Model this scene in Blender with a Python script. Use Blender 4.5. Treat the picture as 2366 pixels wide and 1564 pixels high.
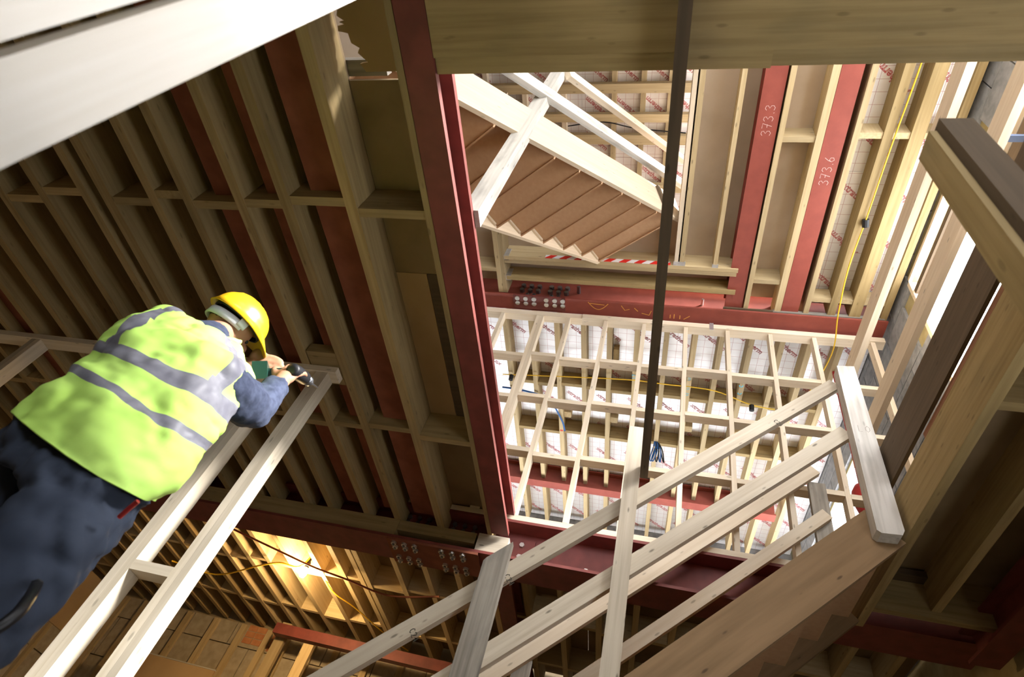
import bpy, bmesh, math, random
from mathutils import Matrix, Vector
random.seed(7)
for o in list(bpy.data.objects): bpy.data.objects.remove(o)
S = bpy.context.scene
C = S.collection
V = Vector
PI = math.pi
ZO = 1.5            # eye height above the ground floor; everything is laid out from eye level and lifted at the end

# ------------------------------------------------------------------ camera
def camera():
    yaw, pit, rol = -0.36238239, 0.83103327, 0.3648672
    fwd = V((math.sin(yaw)*math.cos(pit), math.cos(yaw)*math.cos(pit), math.sin(pit)))
    rt = V((math.cos(yaw), -math.sin(yaw), 0)); up = rt.cross(fwd)
    r = rt*math.cos(rol) + up*math.sin(rol); u = -rt*math.sin(rol) + up*math.cos(rol)
    cd = bpy.data.cameras.new('camera'); co = bpy.data.objects.new('camera', cd); C.objects.link(co)
    cd.sensor_width = 36; cd.lens = 36*1369.13/2366; cd.clip_start = .02
    m = Matrix.Identity(4)
    for i in range(3): m[i][0] = r[i]; m[i][1] = u[i]; m[i][2] = -fwd[i]
    co.matrix_world = m
    cd.dof.use_dof = True; cd.dof.focus_distance = 4.6; cd.dof.aperture_fstop = 4.0
    S.camera = co
camera()

# ------------------------------------------------------------------ light
w = bpy.data.worlds.new('world'); S.world = w; w.use_nodes = True
bg = w.node_tree.nodes['Background']; bg.inputs[0].default_value = (.93, .96, 1, 1); bg.inputs[1].default_value = 8
sd = bpy.data.lights.new('sun', 'SUN'); sd.energy = 24; sd.angle = math.radians(16); sd.color = (1, .975, .95)
so = bpy.data.objects.new('sun', sd); C.objects.link(so)
so.rotation_euler = V((-.78, .21, -.59)).to_track_quat('-Z', 'Y').to_euler(); so.location = (6, 1, 7)
S.view_settings.view_transform = 'Standard'; S.view_settings.look = 'None'
S.view_settings.gamma = 1; S.view_settings.exposure = 0.68; S.view_settings.use_curve_mapping = False

# ------------------------------------------------------------------ materials
def mat(name, col, rough=.7, metal=0, spec=.3):
    m = bpy.data.materials.new(name); m.use_nodes = True
    b = m.node_tree.nodes['Principled BSDF']
    b.inputs['Base Color'].default_value = (*col, 1); b.inputs['Roughness'].default_value = rough
    b.inputs['Metallic'].default_value = metal; b.inputs['Specular IOR Level'].default_value = spec
    return m
def N(m, t, **k):
    n = m.node_tree.nodes.new(t)
    for a, v in k.items(): setattr(n, a, v)
    return n
def L(m, a, b): m.node_tree.links.new(a, b)
def coords(m, scale, rnd=True):
    tc = N(m, 'ShaderNodeTexCoord'); mp = N(m, 'ShaderNodeMapping'); mp.inputs['Scale'].default_value = scale
    if rnd:
        oi = N(m, 'ShaderNodeObjectInfo'); mu = N(m, 'ShaderNodeVectorMath', operation='MULTIPLY_ADD')
        L(m, oi.outputs['Random'], mu.inputs[0]); mu.inputs[1].default_value = (37, 53, 71); L(m, tc.outputs['Object'], mu.inputs[2])
        L(m, mu.outputs[0], mp.inputs[0])
    else: L(m, tc.outputs['Object'], mp.inputs[0])
    return mp.outputs[0]
def mixc(m, fac, a, b, mode='MIX'):
    x = N(m, 'ShaderNodeMix', data_type='RGBA', blend_type=mode)
    for s, v in ((0, fac), (6, a), (7, b)):
        if isinstance(v, (int, float)): x.inputs[s].default_value = v
        elif isinstance(v, tuple): x.inputs[s].default_value = (*v, 1)
        else: L(m, v, x.inputs[s])
    return x.outputs[2]
def ramp(m, src, stops):
    r = N(m, 'ShaderNodeValToRGB'); e = r.color_ramp.elements
    while len(e) < len(stops): e.new(.5)
    for i, (p, c) in enumerate(stops): e[i].position = p; e[i].color = (*c, 1) if len(c) == 3 else c
    L(m, src, r.inputs[0]); return r.outputs[0]
def bump(m, src, st, dist=.01):
    b = N(m, 'ShaderNodeBump'); b.inputs['Strength'].default_value = st; b.inputs['Distance'].default_value = dist
    L(m, src, b.inputs['Height']); L(m, b.outputs[0], m.node_tree.nodes['Principled BSDF'].inputs['Normal'])
def wood(name, light, dark, knots=1.0, rough=.75, grain=1.0, stain=0.0, stainc=(.05, .06, .04)):
    m = mat(name, light, rough, 0, .25); b = m.node_tree.nodes['Principled BSDF']
    c1 = coords(m, (1.1, 26*grain, 26*grain)); n1 = N(m, 'ShaderNodeTexNoise'); n1.inputs['Scale'].default_value = 1.6; n1.inputs['Detail'].default_value = 5; L(m, c1, n1.inputs['Vector'])
    col = ramp(m, n1.outputs[0], [(.32, dark), (.62, light)])
    c2 = coords(m, (.8, 3, 3)); n2 = N(m, 'ShaderNodeTexNoise'); n2.inputs['Scale'].default_value = 1.3; L(m, c2, n2.inputs['Vector'])
    col = mixc(m, ramp(m, n2.outputs[0], [(.35, (0, 0, 0)), (.7, (.45,)*3)]), col, tuple(x*.72 for x in light))
    if knots:
        c3 = coords(m, (4.2, 13, 13)); vo = N(m, 'ShaderNodeTexVoronoi'); vo.inputs['Scale'].default_value = 1.25; L(m, c3, vo.inputs['Vector'])
        col = mixc(m, ramp(m, vo.outputs['Distance'], [(.07, (.72*knots,)*3), (.135, (0, 0, 0))]), col, tuple(x*.22 for x in dark))
    if stain:
        c4 = coords(m, (1.6, 5, 5)); n4 = N(m, 'ShaderNodeTexNoise'); n4.inputs['Scale'].default_value = 2.1; n4.inputs['Detail'].default_value = 6; L(m, c4, n4.inputs['Vector'])
        col = mixc(m, ramp(m, n4.outputs[0], [(.5, (0, 0, 0)), (.72, (stain,)*3)]), col, stainc)
    oi = N(m, 'ShaderNodeObjectInfo'); hv = N(m, 'ShaderNodeHueSaturation'); mr = N(m, 'ShaderNodeMapRange'); mr.inputs[3].default_value = .84; mr.inputs[4].default_value = 1.12
    L(m, oi.outputs['Random'], mr.inputs[0]); L(m, mr.outputs[0], hv.inputs['Value']); L(m, col, hv.inputs['Color']); L(m, hv.outputs[0], b.inputs['Base Color'])
    bump(m, n1.outputs[0], .25, .004)
    return m
def mottled(name, c1, c2, scale=8, rough=.8, bmp=.2, metal=0, spec=.3, detail=6):
    m = mat(name, c1, rough, metal, spec); b = m.node_tree.nodes['Principled BSDF']
    n = N(m, 'ShaderNodeTexNoise'); n.inputs['Scale'].default_value = scale; n.inputs['Detail'].default_value = detail
    L(m, coords(m, (1, 1, 1)), n.inputs['Vector'])
    L(m, ramp(m, n.outputs[0], [(.35, c1), (.68, c2)]), b.inputs['Base Color'])
    if bmp: bump(m, n.outputs[0], bmp, .006)
    return m

W_JOIST = wood('treated_joist', (.37, .268, .125), (.27, .188, .08), .5, stain=.2)
W_TAN = wood('tan_timber', (.50, .39, .225), (.41, .305, .16), .7)
W_PALE = wood('pale_new_timber', (.74, .63, .48), (.65, .53, .38), .7)
W_STUD = wood('planed_stud', (.67, .59, .46), (.57, .49, .36), .6)
W_RAIL = wood('rail_timber', (.54, .47, .37), (.43, .36, .27), 1.0)
W_GREY = wood('weathered_timber', (.32, .285, .24), (.19, .165, .135), .6, rough=.95, stain=.5, stainc=(.11, .11, .10))
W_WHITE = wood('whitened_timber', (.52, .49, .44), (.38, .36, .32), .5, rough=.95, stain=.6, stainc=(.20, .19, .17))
W_STRING = wood('stringer_board', (.27, .17, .088), (.20, .125, .062), 1.0, grain=.6)
W_STAIR = wood('stair_pine', (.66, .54, .39), (.59, .47, .33), .4)
W_NEWEL = wood('sunlit_newel', (.66, .62, .57), (.48, .45, .40), .4, rough=.95, stain=.5, stainc=(.26, .24, .21))  # timber lightened to put the sunlight on the newel into its colour
W_NEAR = wood('lit_near_stud', (.82, .78, .72), (.74, .69, .61), .5)  # stud timber whitened: daylight on the near uprights is in the colour
W_DARK = wood('stained_or_shaded_board', (.13, .09, .055), (.09, .065, .04), .6)  # dark boards; on the overhead rail the dark tone stands in for shade
W_PINK = wood('reddish_batten', (.50, .25, .15), (.38, .18, .10), .3)
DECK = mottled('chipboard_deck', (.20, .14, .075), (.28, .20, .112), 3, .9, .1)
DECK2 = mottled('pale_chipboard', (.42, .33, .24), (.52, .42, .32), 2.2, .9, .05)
PLY = mottled('plywood', (.36, .24, .12), (.44, .31, .17), 2, .8, .05)
MDF = mottled('brown_fibreboard', (.47, .29, .165), (.51, .325, .19), 30, .75, .02)
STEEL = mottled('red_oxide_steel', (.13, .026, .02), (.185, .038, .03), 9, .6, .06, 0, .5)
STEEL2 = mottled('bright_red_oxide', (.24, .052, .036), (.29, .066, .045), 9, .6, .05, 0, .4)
GALV = mottled('galvanised_metal', (.55, .57, .6), (.72, .74, .76), 20, .35, .05, .8)
BOLT = mat('bolt_metal', (.62, .61, .58), .32, .85)
BOLTD = mat('dark_bolt_metal', (.22, .23, .25), .3, .9)
BLOCK = mottled('grey_block', (.20, .205, .215), (.30, .30, .31), 14, .95, .5)
BLOCKB = mottled('warm_block', (.33, .28, .20), (.42, .36, .27), 14, .95, .5)
BRICK = mottled('orange_brick', (.42, .17, .075), (.52, .24, .11), 14, .95, .5)
MORTAR = mottled('yellow_mortar', (.33, .27, .13), (.42, .35, .19), 9, .95, .4)
MORTARD = mottled('brown_mortar', (.26, .20, .12), (.33, .26, .16), 9, .95, .4)
CONC = mottled('dusty_floor', (.14, .11, .075), (.20, .165, .11), 2, .95, .2)
RUST = mottled('rusty_beam', (.17, .05, .025), (.23, .075, .04), 8, .8, .1)
CABLE_Y = mat('yellow_cable', (.75, .47, .03), .5)
CABLE_K = mat('black_cable', (.012, .012, .014), .5)
CABLE_B = mat('blue_cable', (.02, .10, .30), .45)
BLACK = mat('black_plastic', (.01, .01, .012), .45)
REDP = mat('red_plastic', (.32, .02, .02), .45)
PRINT = mat('red_print', (.42, .05, .06), .7)
CHALK = mat('white_chalk', (.62, .42, .38), .9)
CHALKO = mat('orange_chalk', (.72, .34, .08), .9)
INKB = mat('blue_ink', (.10, .45, .62), .8)
INKK = mat('black_ink', (.05, .045, .035), .8)
INKR = mat('red_ink', (.55, .07, .05), .8)
BLUEBAR = mat('blue_bar', (.12, .16, .26), .5)
def foil_mat():
    m = mat('foil_insulation', (.8, .79, .8), .42, .35, .5); b = m.node_tree.nodes['Principled BSDF']
    tc = N(m, 'ShaderNodeTexCoord'); sp = N(m, 'ShaderNodeSeparateXYZ'); L(m, tc.outputs['Object'], sp.inputs[0])
    fac = []
    for i in (0, 1):
        d = N(m, 'ShaderNodeMath', operation='DIVIDE'); L(m, sp.outputs[i], d.inputs[0]); d.inputs[1].default_value = .1
        f = N(m, 'ShaderNodeMath', operation='FRACT'); L(m, d.outputs[0], f.inputs[0])
        l = N(m, 'ShaderNodeMath', operation='LESS_THAN'); L(m, f.outputs[0], l.inputs[0]); l.inputs[1].default_value = .035; fac.append(l.outputs[0])
    mx = N(m, 'ShaderNodeMath', operation='MAXIMUM'); L(m, fac[0], mx.inputs[0]); L(m, fac[1], mx.inputs[1])
    L(m, mixc(m, mx.outputs[0], (.8, .79, .8), (.50, .33, .34)), b.inputs['Base Color'])
    n = N(m, 'ShaderNodeTexNoise'); n.inputs['Scale'].default_value = 7; n.inputs['Detail'].default_value = 4; L(m, tc.outputs['Object'], n.inputs['Vector'])
    bump(m, n.outputs[0], .35, .02)
    return m
FOIL = foil_mat()
def tape_mat():
    m = mat('hazard_stripes', (.8, .8, .8), .5); b = m.node_tree.nodes['Principled BSDF']
    tc = N(m, 'ShaderNodeTexCoord'); sp = N(m, 'ShaderNodeSeparateXYZ'); L(m, tc.outputs['Object'], sp.inputs[0])
    a = N(m, 'ShaderNodeMath', operation='MULTIPLY_ADD'); L(m, sp.outputs[2], a.inputs[0]); a.inputs[1].default_value = -.9; L(m, sp.outputs[0], a.inputs[2])
    d = N(m, 'ShaderNodeMath', operation='DIVIDE'); L(m, a.outputs[0], d.inputs[0]); d.inputs[1].default_value = .155
    f = N(m, 'ShaderNodeMath', operation='FRACT'); L(m, d.outputs[0], f.inputs[0])
    l = N(m, 'ShaderNodeMath', operation='LESS_THAN'); L(m, f.outputs[0], l.inputs[0]); l.inputs[1].default_value = .5
    L(m, mixc(m, l.outputs[0], (.82, .80, .80), (.70, .03, .02)), b.inputs['Base Color'])
    return m
TAPE = tape_mat()

# ------------------------------------------------------------------ builders
WM = {}                     # world matrices of parents
def place(o, M, parent=None):
    C.objects.link(o)
    if parent is not None:
        o.parent = parent; o.matrix_basis = WM[parent.name].inverted() @ M
    else: o.matrix_basis = M
    WM[o.name] = M
    return o
def tag(o, label=None, cat=None, group=None, kind=None):
    if label: o['label'] = label
    if cat: o['category'] = cat
    if group: o['group'] = group
    if kind: o['kind'] = kind
    return o
def empty(name, loc, label, cat, group=None):
    o = bpy.data.objects.new(name, None); o.empty_display_size = .1
    place(o, Matrix.Translation(loc)); return tag(o, label, cat, group)
CACHE = {}
def boxmesh(d, m):
    k = (round(d[0], 4), round(d[1], 4), round(d[2], 4), m.name)
    if k not in CACHE:
        x, y, z = (v/2 for v in d)
        me = bpy.data.meshes.new('board')
        me.from_pydata([(-x,-y,-z),(x,-y,-z),(x,y,-z),(-x,y,-z),(-x,-y,z),(x,-y,z),(x,y,z),(-x,y,z)], [],
                       [(0,3,2,1),(4,5,6,7),(0,1,5,4),(1,2,6,5),(2,3,7,6),(3,0,4,7)])
        me.materials.append(m); CACHE[k] = me
    return CACHE[k]
AX = {'x': Matrix.Identity(3), 'y': Matrix(((0,-1,0),(1,0,0),(0,0,1))), 'z': Matrix(((0,0,-1),(0,1,0),(1,0,0)))}
def box(name, lo, hi, m, parent=None, grain=None):
    lo, hi = V(lo), V(hi); d = hi - lo; c = (lo+hi)/2
    if grain is None: grain = 'xyz'[max(range(3), key=lambda i: d[i])]
    dd = {'x': (d[0], d[1], d[2]), 'y': (d[1], d[0], d[2]), 'z': (d[2], d[1], d[0])}[grain]
    o = bpy.data.objects.new(name, boxmesh(dd, m))
    return place(o, Matrix.Translation(c) @ AX[grain].to_4x4(), parent)
def frame(o, X, Y, Z):
    M = Matrix.Identity(4)
    for i in range(3): M[i][0] = X[i]; M[i][1] = Y[i]; M[i][2] = Z[i]; M[i][3] = o[i]
    return M
def obox(name, F, lo, hi, m, parent=None):
    """box in an oriented frame F, grain along the frame's X"""
    lo, hi = V(lo), V(hi); d = hi-lo; c = (lo+hi)/2
    o = bpy.data.objects.new(name, boxmesh(d, m))
    return place(o, F @ Matrix.Translation(c), parent)
def meshobj(name, verts, faces, m, M=Matrix.Identity(4), parent=None, smooth=False):
    me = bpy.data.meshes.new(name); me.from_pydata([tuple(v) for v in verts], [], faces); me.update()
    for mm in (m if isinstance(m, list) else [m]): me.materials.append(mm)
    if smooth:
        for p in me.polygons: p.use_smooth = True
    o = bpy.data.objects.new(name, me); return place(o, M, parent)
def prism(name, pts, t, m, M, parent=None):
    """outline pts in local XZ, thickness t along local Y"""
    n = len(pts); vs = [(x, -t/2, z) for x, z in pts] + [(x, t/2, z) for x, z in pts]
    fs = [tuple(range(n)), tuple(range(2*n-1, n-1, -1))] + [(i, n+i, n+(i+1) % n, (i+1) % n) for i in range(n)]
    return meshobj(name, vs, fs, m, M, parent)
def ibeam(name, axis, a, b, c1, z0, width, depth, tf, tw, m, parent=None):
    """I section along axis from a to b; c1 = centre in the other horizontal axis, z0 underside"""
    w2 = width/2; pts = [(-w2,0),(w2,0),(w2,tf),(tw/2,tf),(tw/2,depth-tf),(w2,depth-tf),(w2,depth),(-w2,depth),(-w2,depth-tf),(-tw/2,depth-tf),(-tw/2,tf),(-w2,tf)]
    l = b-a; n = 12
    vs = [(-l/2, -x, z) for x, z in pts] + [(l/2, -x, z) for x, z in pts]
    fs = [(i, (i+1) % n, n+(i+1) % n, n+i) for i in range(n)]
    for s in (0, n):
        for q in ((0,1,2,3,10,11), (3,4,9,10), (4,5,6,7,8,9)):
            fs.append(tuple(s+i for i in (q if s == n else q[::-1])))
    mid = (a+b)/2
    if axis == 'x': M = Matrix.Translation((mid, c1, z0))
    else: M = Matrix.Translation((c1, mid, z0)) @ AX['y'].to_4x4()
    return meshobj(name, vs, fs, m, M, parent)
def lathe(name, prof, seg, m, M, parent=None, smooth=True):
    vs, fs = [], []
    for r, z in prof:
        for i in range(seg): a = 2*PI*i/seg; vs.append((r*math.cos(a), r*math.sin(a), z))
    for j in range(len(prof)-1):
        for i in range(seg): fs.append((j*seg+i, j*seg+(i+1) % seg, (j+1)*seg+(i+1) % seg, (j+1)*seg+i))
    fs.append(tuple(range(seg))[::-1]); fs.append(tuple((len(prof)-1)*seg+i for i in range(seg)))
    return meshobj(name, vs, fs, m, M, parent, smooth)
def tube(name, pts, r, m, parent=None, seg=6, smoothing=6):
    P = [V(p) for p in pts]; Q = []
    for i in range(len(P)-1):
        p0, p1, p2, p3 = P[max(i-1, 0)], P[i], P[i+1], P[min(i+2, len(P)-1)]
        for s in range(smoothing):
            t = s/smoothing
            Q.append(.5*((2*p1)+(p2-p0)*t+(2*p0-5*p1+4*p2-p3)*t*t+(3*p1-p0-3*p2+p3)*t**3))
    Q.append(P[-1]); vs, fs = [], []
    o = Q[0]
    for i, q in enumerate(Q):
        d = (Q[min(i+1, len(Q)-1)]-Q[max(i-1, 0)]).normalized()
        a = d.orthogonal().normalized() if abs(d.z) > .9 else d.cross(V((0, 0, 1))).normalized(); b = d.cross(a)
        for k in range(seg): an = 2*PI*k/seg; vs.append(q-o+(a*math.cos(an)+b*math.sin(an))*r)
    for i in range(len(Q)-1):
        for k in range(seg): fs.append((i*seg+k, i*seg+(k+1) % seg, (i+1)*seg+(k+1) % seg, (i+1)*seg+k))
    fs.append(tuple(range(seg))); fs.append(tuple(range((len(Q)-1)*seg, len(Q)*seg))[::-1])
    return meshobj(name, vs, fs, m, Matrix.Translation(o), parent, True)
def hexmesh(r, h, m, seg=6):
    k = ('hex', r, h, m.name, seg)
    if k not in CACHE:
        vs = [(r*math.cos(2*PI*i/seg), r*math.sin(2*PI*i/seg), z) for z in (0, h) for i in range(seg)]
        fs = [tuple(range(seg))[::-1], tuple(range(seg, 2*seg))] + [(i, (i+1) % seg, seg+(i+1) % seg, seg+i) for i in range(seg)]
        me = bpy.data.meshes.new('bolt'); me.from_pydata(vs, [], fs); me.materials.append(m); CACHE[k] = me
    return CACHE[k]
def bolt(name, p, d, m, parent, r=.018, h=.018, seg=6):
    o = bpy.data.objects.new(name, hexmesh(r, h, m, seg)); d = V(d).normalized()
    return place(o, Matrix.Translation(p) @ d.to_track_quat('Z', 'Y').to_matrix().to_4x4(), parent)

STROKE = {'3': [[(0,.85),(.2,1),(.5,.95),(.55,.75),(.25,.55),(.55,.4),(.55,.15),(.3,0),(0,.1)]], '7': [[(0,1),(.6,1),(.25,0)], [(.1,.5),(.5,.5)]],
          '6': [[(.5,1),(.15,.6),(0,.25),(.2,0),(.5,.1),(.5,.4),(.2,.5),(.02,.3)]], '.': [[(.1,.1),(.15,0)]],
          'C': [[(.55,.85),(.3,1),(.05,.7),(.05,.3),(.3,0),(.55,.15)]], '2': [[(0,.8),(.25,1),(.55,.8),(.45,.5),(0,0),(.6,0)]],
          '4': [[(.45,0),(.45,1),(0,.35),(.6,.35)]], '1': [[(.1,.8),(.3,1),(.3,0)]], 'L': [[(.05,1),(.05,0),(.5,0)]], 'O': [[(.3,1),(.05,.7),(.05,.3),(.3,0),(.55,.3),(.55,.7),(.3,1)]]}
def strokes(name, paths, wd, m, M, parent):
    """thin hand-drawn ribbons lying in local XY"""
    vs, fs = [], []
    for p in paths:
        n0 = len(vs)
        for i, (x, y) in enumerate(p):
            x0, y0 = p[max(i-1, 0)]; x1, y1 = p[min(i+1, len(p)-1)]
            dx, dy = x1-x0, y1-y0; l = math.hypot(dx, dy) or 1
            nx, ny = -dy/l*wd/2, dx/l*wd/2
            vs += [(x+nx, y+ny, 0), (x-nx, y-ny, 0)]
        for i in range(len(p)-1): a = n0+2*i; fs.append((a, a+1, a+3, a+2))
    return meshobj(name, vs, fs, m, M, parent)
def written(text, h):
    out, x = [], 0
    for ch in text:
        for s in STROKE.get(ch, []): out.append([(x+a*h*.9, b*h) for a, b in s])
        x += h*(.4 if ch == '.' else .8)
    return out
def wordmesh():
    cu = bpy.data.curves.new('word', 'FONT'); cu.body = 'xtratherm'; cu.size = .085; cu.align_x = 'CENTER'; cu.align_y = 'CENTER'
    cu.fill_mode = 'NONE'; cu.bevel_depth = .0022; cu.bevel_resolution = 0; cu.resolution_u = 2
    o = bpy.data.objects.new('word', cu); C.objects.link(o)
    me = bpy.data.meshes.new_from_object(o.evaluated_get(bpy.context.evaluated_depsgraph_get()))
    vs = [v.co.copy() for v in me.vertices]; fs = [tuple(p.vertices) for p in me.polygons]
    bpy.data.objects.remove(o); bpy.data.curves.remove(cu); bpy.data.meshes.remove(me)
    return vs, fs
WORDV, WORDF = wordmesh()
def foil_board(lo, hi, parent, words=True):
    """foil-faced insulation board with its printed name on the underside"""
    b = box('insulation_board', lo, hi, FOIL, parent, 'x')
    if not words: return b
    c = (V(lo)+V(hi))/2; vs, fs = [], []
    ny = int((hi[1]-lo[1])/.42); nx = max(1, int((hi[0]-lo[0])/.3))
    for i in range(nx):
        for j in range(ny):
            x = lo[0]+(i+.5)*(hi[0]-lo[0])/nx; y = lo[1]+(j+.5)*(hi[1]-lo[1])/ny
            a = math.radians(40) + (PI if (j % 2) else 0)
            n0 = len(vs); ca, sa = math.cos(a), math.sin(a)
            for v in WORDV:      # mirrored so that it reads from below
                u, t = v.x*ca+v.y*sa, v.x*sa-v.y*ca
                vs.append((x+u-c.x, y+t-c.y, lo[2]-.001-c.z+v.z*.3))
            fs += [tuple(n0+k for k in f[::-1]) for f in WORDF]
    meshobj('printed_text', vs, fs, PRINT, Matrix.Translation(c), b)
    return b

# ================================================================== ground floor shell
ZF = -ZO
H = 2.37          # underside of the first-floor joists above the eye
D1 = 2.59         # underside of first-floor deck
floor = box('floor', (-6.8, -3.2, ZF-.15), (2.5, 7.2, ZF), CONC); tag(floor, 'bare concrete ground floor slab', kind='structure')

def blockwall(root, axis, fixed, u0, u1, z0, z1, bl, bh, m, skip=lambda u, z: False, alt=None, out=-1):
    """courses of blocks standing proud of a mortar core; axis is the direction of the wall"""
    r = 0; z = z0
    while z < z1-.05:
        u = u0 - (bl/2 if r % 2 else 0)
        while u < u1:
            a, b = max(u, u0)+.006, min(u+bl, u1)-.006
            zt = min(z+bh, z1)-.006
            if b-a > .05 and not skip((a+b)/2, (z+zt)/2):
                mm = alt((a+b)/2, (z+zt)/2) if alt else m
                t = .03
                f0, f1 = (fixed-.008, fixed+t) if out < 0 else (fixed-t, fixed+.008)
                if axis == 'y': box('block', (f0, a, z+.006), (f1, b, zt), mm, root)
                else: box('block', (a, f0, z+.006), (b, f1, zt), mm, root)
            u += bl
        z += bh; r += 1

# right-hand wall: blockwork with window openings, some unseen and added for daylight
XW = 2.2
WIN = [(2.0, 3.38, 3.95, 5.26), (-1.6, 1.3, 2.62, 5.0), (5.35, 7.9, 4.0, 4.95), (1.0, 3.6, 6.0, 7.3)]         # y0 y1 z0 z1; the near and top-storey openings are unseen, added for daylight
wr = box('wall_right', (XW+.02, 1.3, ZF), (XW+.07, 9.0, 2.62), MORTAR); tag(wr, 'grey blockwork wall with pale mortar joints beside the stairwell', kind='structure')
box('masonry_core', (XW+.02, -3.2, ZF), (XW+.07, .3, 2.62), MORTAR, wr); box('masonry_core', (XW+.02, .3, 1.25), (XW+.07, 1.3, 2.62), MORTAR, wr); box('masonry_core', (XW+.02, .3, ZF), (XW+.07, 1.3, 0), MORTAR, wr)  # gap left low between the pieces is an unseen opening added for light
ys = sorted({-3.2, 9.0} | {v for q in WIN for v in q[:2]}); zs = sorted({2.62, 7.9} | {v for q in WIN for v in q[2:]})
for z0, z1 in zip(zs, zs[1:]):
    run = None
    for y0, y1 in list(zip(ys, ys[1:]))+[(9.0, 9.0)]:
        hole = y0 == y1 or any(a <= y0 and y1 <= b and c <= z0 and z1 <= d for a, b, c, d in WIN)
        if not hole and run is None: run = y0
        if hole and run is not None: box('masonry_core', (XW+.02, run, z0), (XW+.07, y0, z1), MORTAR, wr); run = None
blockwall(wr, 'y', XW, .3, 8.3, 2.62, 5.6, .44, .215, BLOCK, lambda u, z: any(a-.12 < u < b+.12 and c-.06 < z < d+.06 for a, b, c, d in WIN))
wn = box('window_1', (XW-.01, 3.36, 3.93), (XW+.07, 3.40, 5.26), W_PALE); tag(wn, 'tall unglazed window opening lined with pale timber', kind='structure')
box('sill', (XW-.01, 2.0, 3.91), (XW+.07, 3.36, 3.95), W_PALE, wn); box('head', (XW-.01, 2.0, 5.262), (XW+.07, 3.36, 5.30), W_PALE, wn)
box('mullion', (XW+.005, 2.0, 5.07), (XW+.03, 3.36, 5.13), W_DARK, wn)
box('wall_rail', (XW-.09, 1.31, 4.60), (XW-.009, 2.0, 4.72), W_PALE, wr); box('infill_panel', (XW-.03, 1.31, 4.0), (XW-.009, 2.0, 4.55), W_DARK, wr, 'y')
wn2 = box('window_2', (XW-.01, 7.88, 4.0), (XW+.07, 7.92, 4.97), W_PALE); tag(wn2, 'bright window opening beyond the stud wall', kind='structure')
box('sill', (XW-.01, 5.33, 3.96), (XW+.07, 7.88, 4.0), W_PALE, wn2); box('jamb', (XW-.01, 5.33, 4.0), (XW+.07, 5.37, 5.02), W_PALE, wn2)

wfr = box('wall_front', (-6.8, -3.35, ZF), (2.4, -3.2, 2.7), MORTARD); box('masonry_core', (-6.8, -3.35, 5.0), (2.4, -3.2, 7.9), MORTARD, wfr); box('masonry_core', (-6.8, -3.35, 2.7), (-1.4, -3.2, 5.0), MORTARD, wfr); box('masonry_core', (1.9, -3.35, 2.7), (2.4, -3.2, 5.0), MORTARD, wfr); tag(wfr, 'block wall behind the camera', kind='structure')  # gap in this wall is an unseen opening added to light the rails
# far and left walls of the ground floor
YW = 6.95
wf = box('wall_far', (-6.8, YW+.02, ZF), (2.4, YW+.2, 2.7), MORTARD); tag(wf, 'dim block wall with upright battens at the far end of the ground floor', kind='structure')
def patch(u, z):
    return BLOCKB
def wskip(u, z): return False
blockwall(wf, 'x', YW, -6.5, 2.2, .3, 2.36, .62, .45, BLOCKB, alt=patch)
for x0, x1, z0 in ((-4.47, -4.22, 2.15), (-4.12, -3.97, 2.12)):
    for j in range(3):
        for i in range(2):
            w2 = (x1-x0)/2; box('brick', (x0+i*w2+.004, YW-.014, z0+j*.072), (x0+(i+1)*w2-.004, YW+.01, z0+j*.072+.064), BRICK, wf)
for x in (-6.31, -6.0, -5.68, -5.34, -4.95, -4.56, -4.20, -3.95, -3.6, -3.3, -2.9, -2.5, -2.1):
    box('batten', (x, YW-.045, -.2), (x+.075, YW-.009, 2.34), W_TAN, wf)
wl = box('wall_left', (-6.8, -3.2, ZF), (-6.58, 8.5, 7.9), MORTARD); tag(wl, 'block wall closing the left side', kind='structure')
blockwall(wl, 'y', -6.56, 4.3, 6.9, .1, 2.36, .62, .45, BLOCKB, out=1)
box('plywood_sheet', (-6.551, 5.6, 1.72), (-6.53, 6.7, 2.36), PLY, wl)
for y in (4.9, 5.4, 5.9, 6.4): box('batten', (-6.55, y, .1), (-6.51, y+.06, 1.71), W_TAN, wl)
panel = box('plywood_panel', (-5.5, 6.5, ZF), (-4.29, 6.52, 1.685), PLY, grain='x'); box('gap_light_strip', (-5.5, 6.497, 1.686), (-4.29, 6.523, 1.697), W_WHITE, panel); tag(panel, 'orange plywood sheet leaning against the far block wall', 'board')  # white strip on top stands in for light showing through a thin gap

# ------------------------------------------------------------------ first-floor structure, left of the stairwell
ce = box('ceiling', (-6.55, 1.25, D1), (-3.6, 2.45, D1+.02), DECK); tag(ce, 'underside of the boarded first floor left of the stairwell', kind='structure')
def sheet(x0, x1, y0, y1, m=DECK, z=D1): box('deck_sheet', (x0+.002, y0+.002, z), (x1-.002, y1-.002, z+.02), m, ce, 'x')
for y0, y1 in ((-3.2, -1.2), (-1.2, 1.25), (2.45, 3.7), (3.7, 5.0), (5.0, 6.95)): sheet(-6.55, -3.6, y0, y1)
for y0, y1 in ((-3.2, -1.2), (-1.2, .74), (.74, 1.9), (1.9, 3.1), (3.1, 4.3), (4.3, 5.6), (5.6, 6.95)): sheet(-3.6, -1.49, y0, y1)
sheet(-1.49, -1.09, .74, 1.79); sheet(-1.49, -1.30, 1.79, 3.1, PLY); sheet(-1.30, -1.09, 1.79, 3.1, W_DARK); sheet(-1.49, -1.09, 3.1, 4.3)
sheet(-1.49, -.4, 4.3, 6.95); sheet(-.4, .9, 4.3, 6.95); sheet(.9, 2.18, 4.3, 6.95); sheet(-1.49, -1.09, -3.2, .40)
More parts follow.
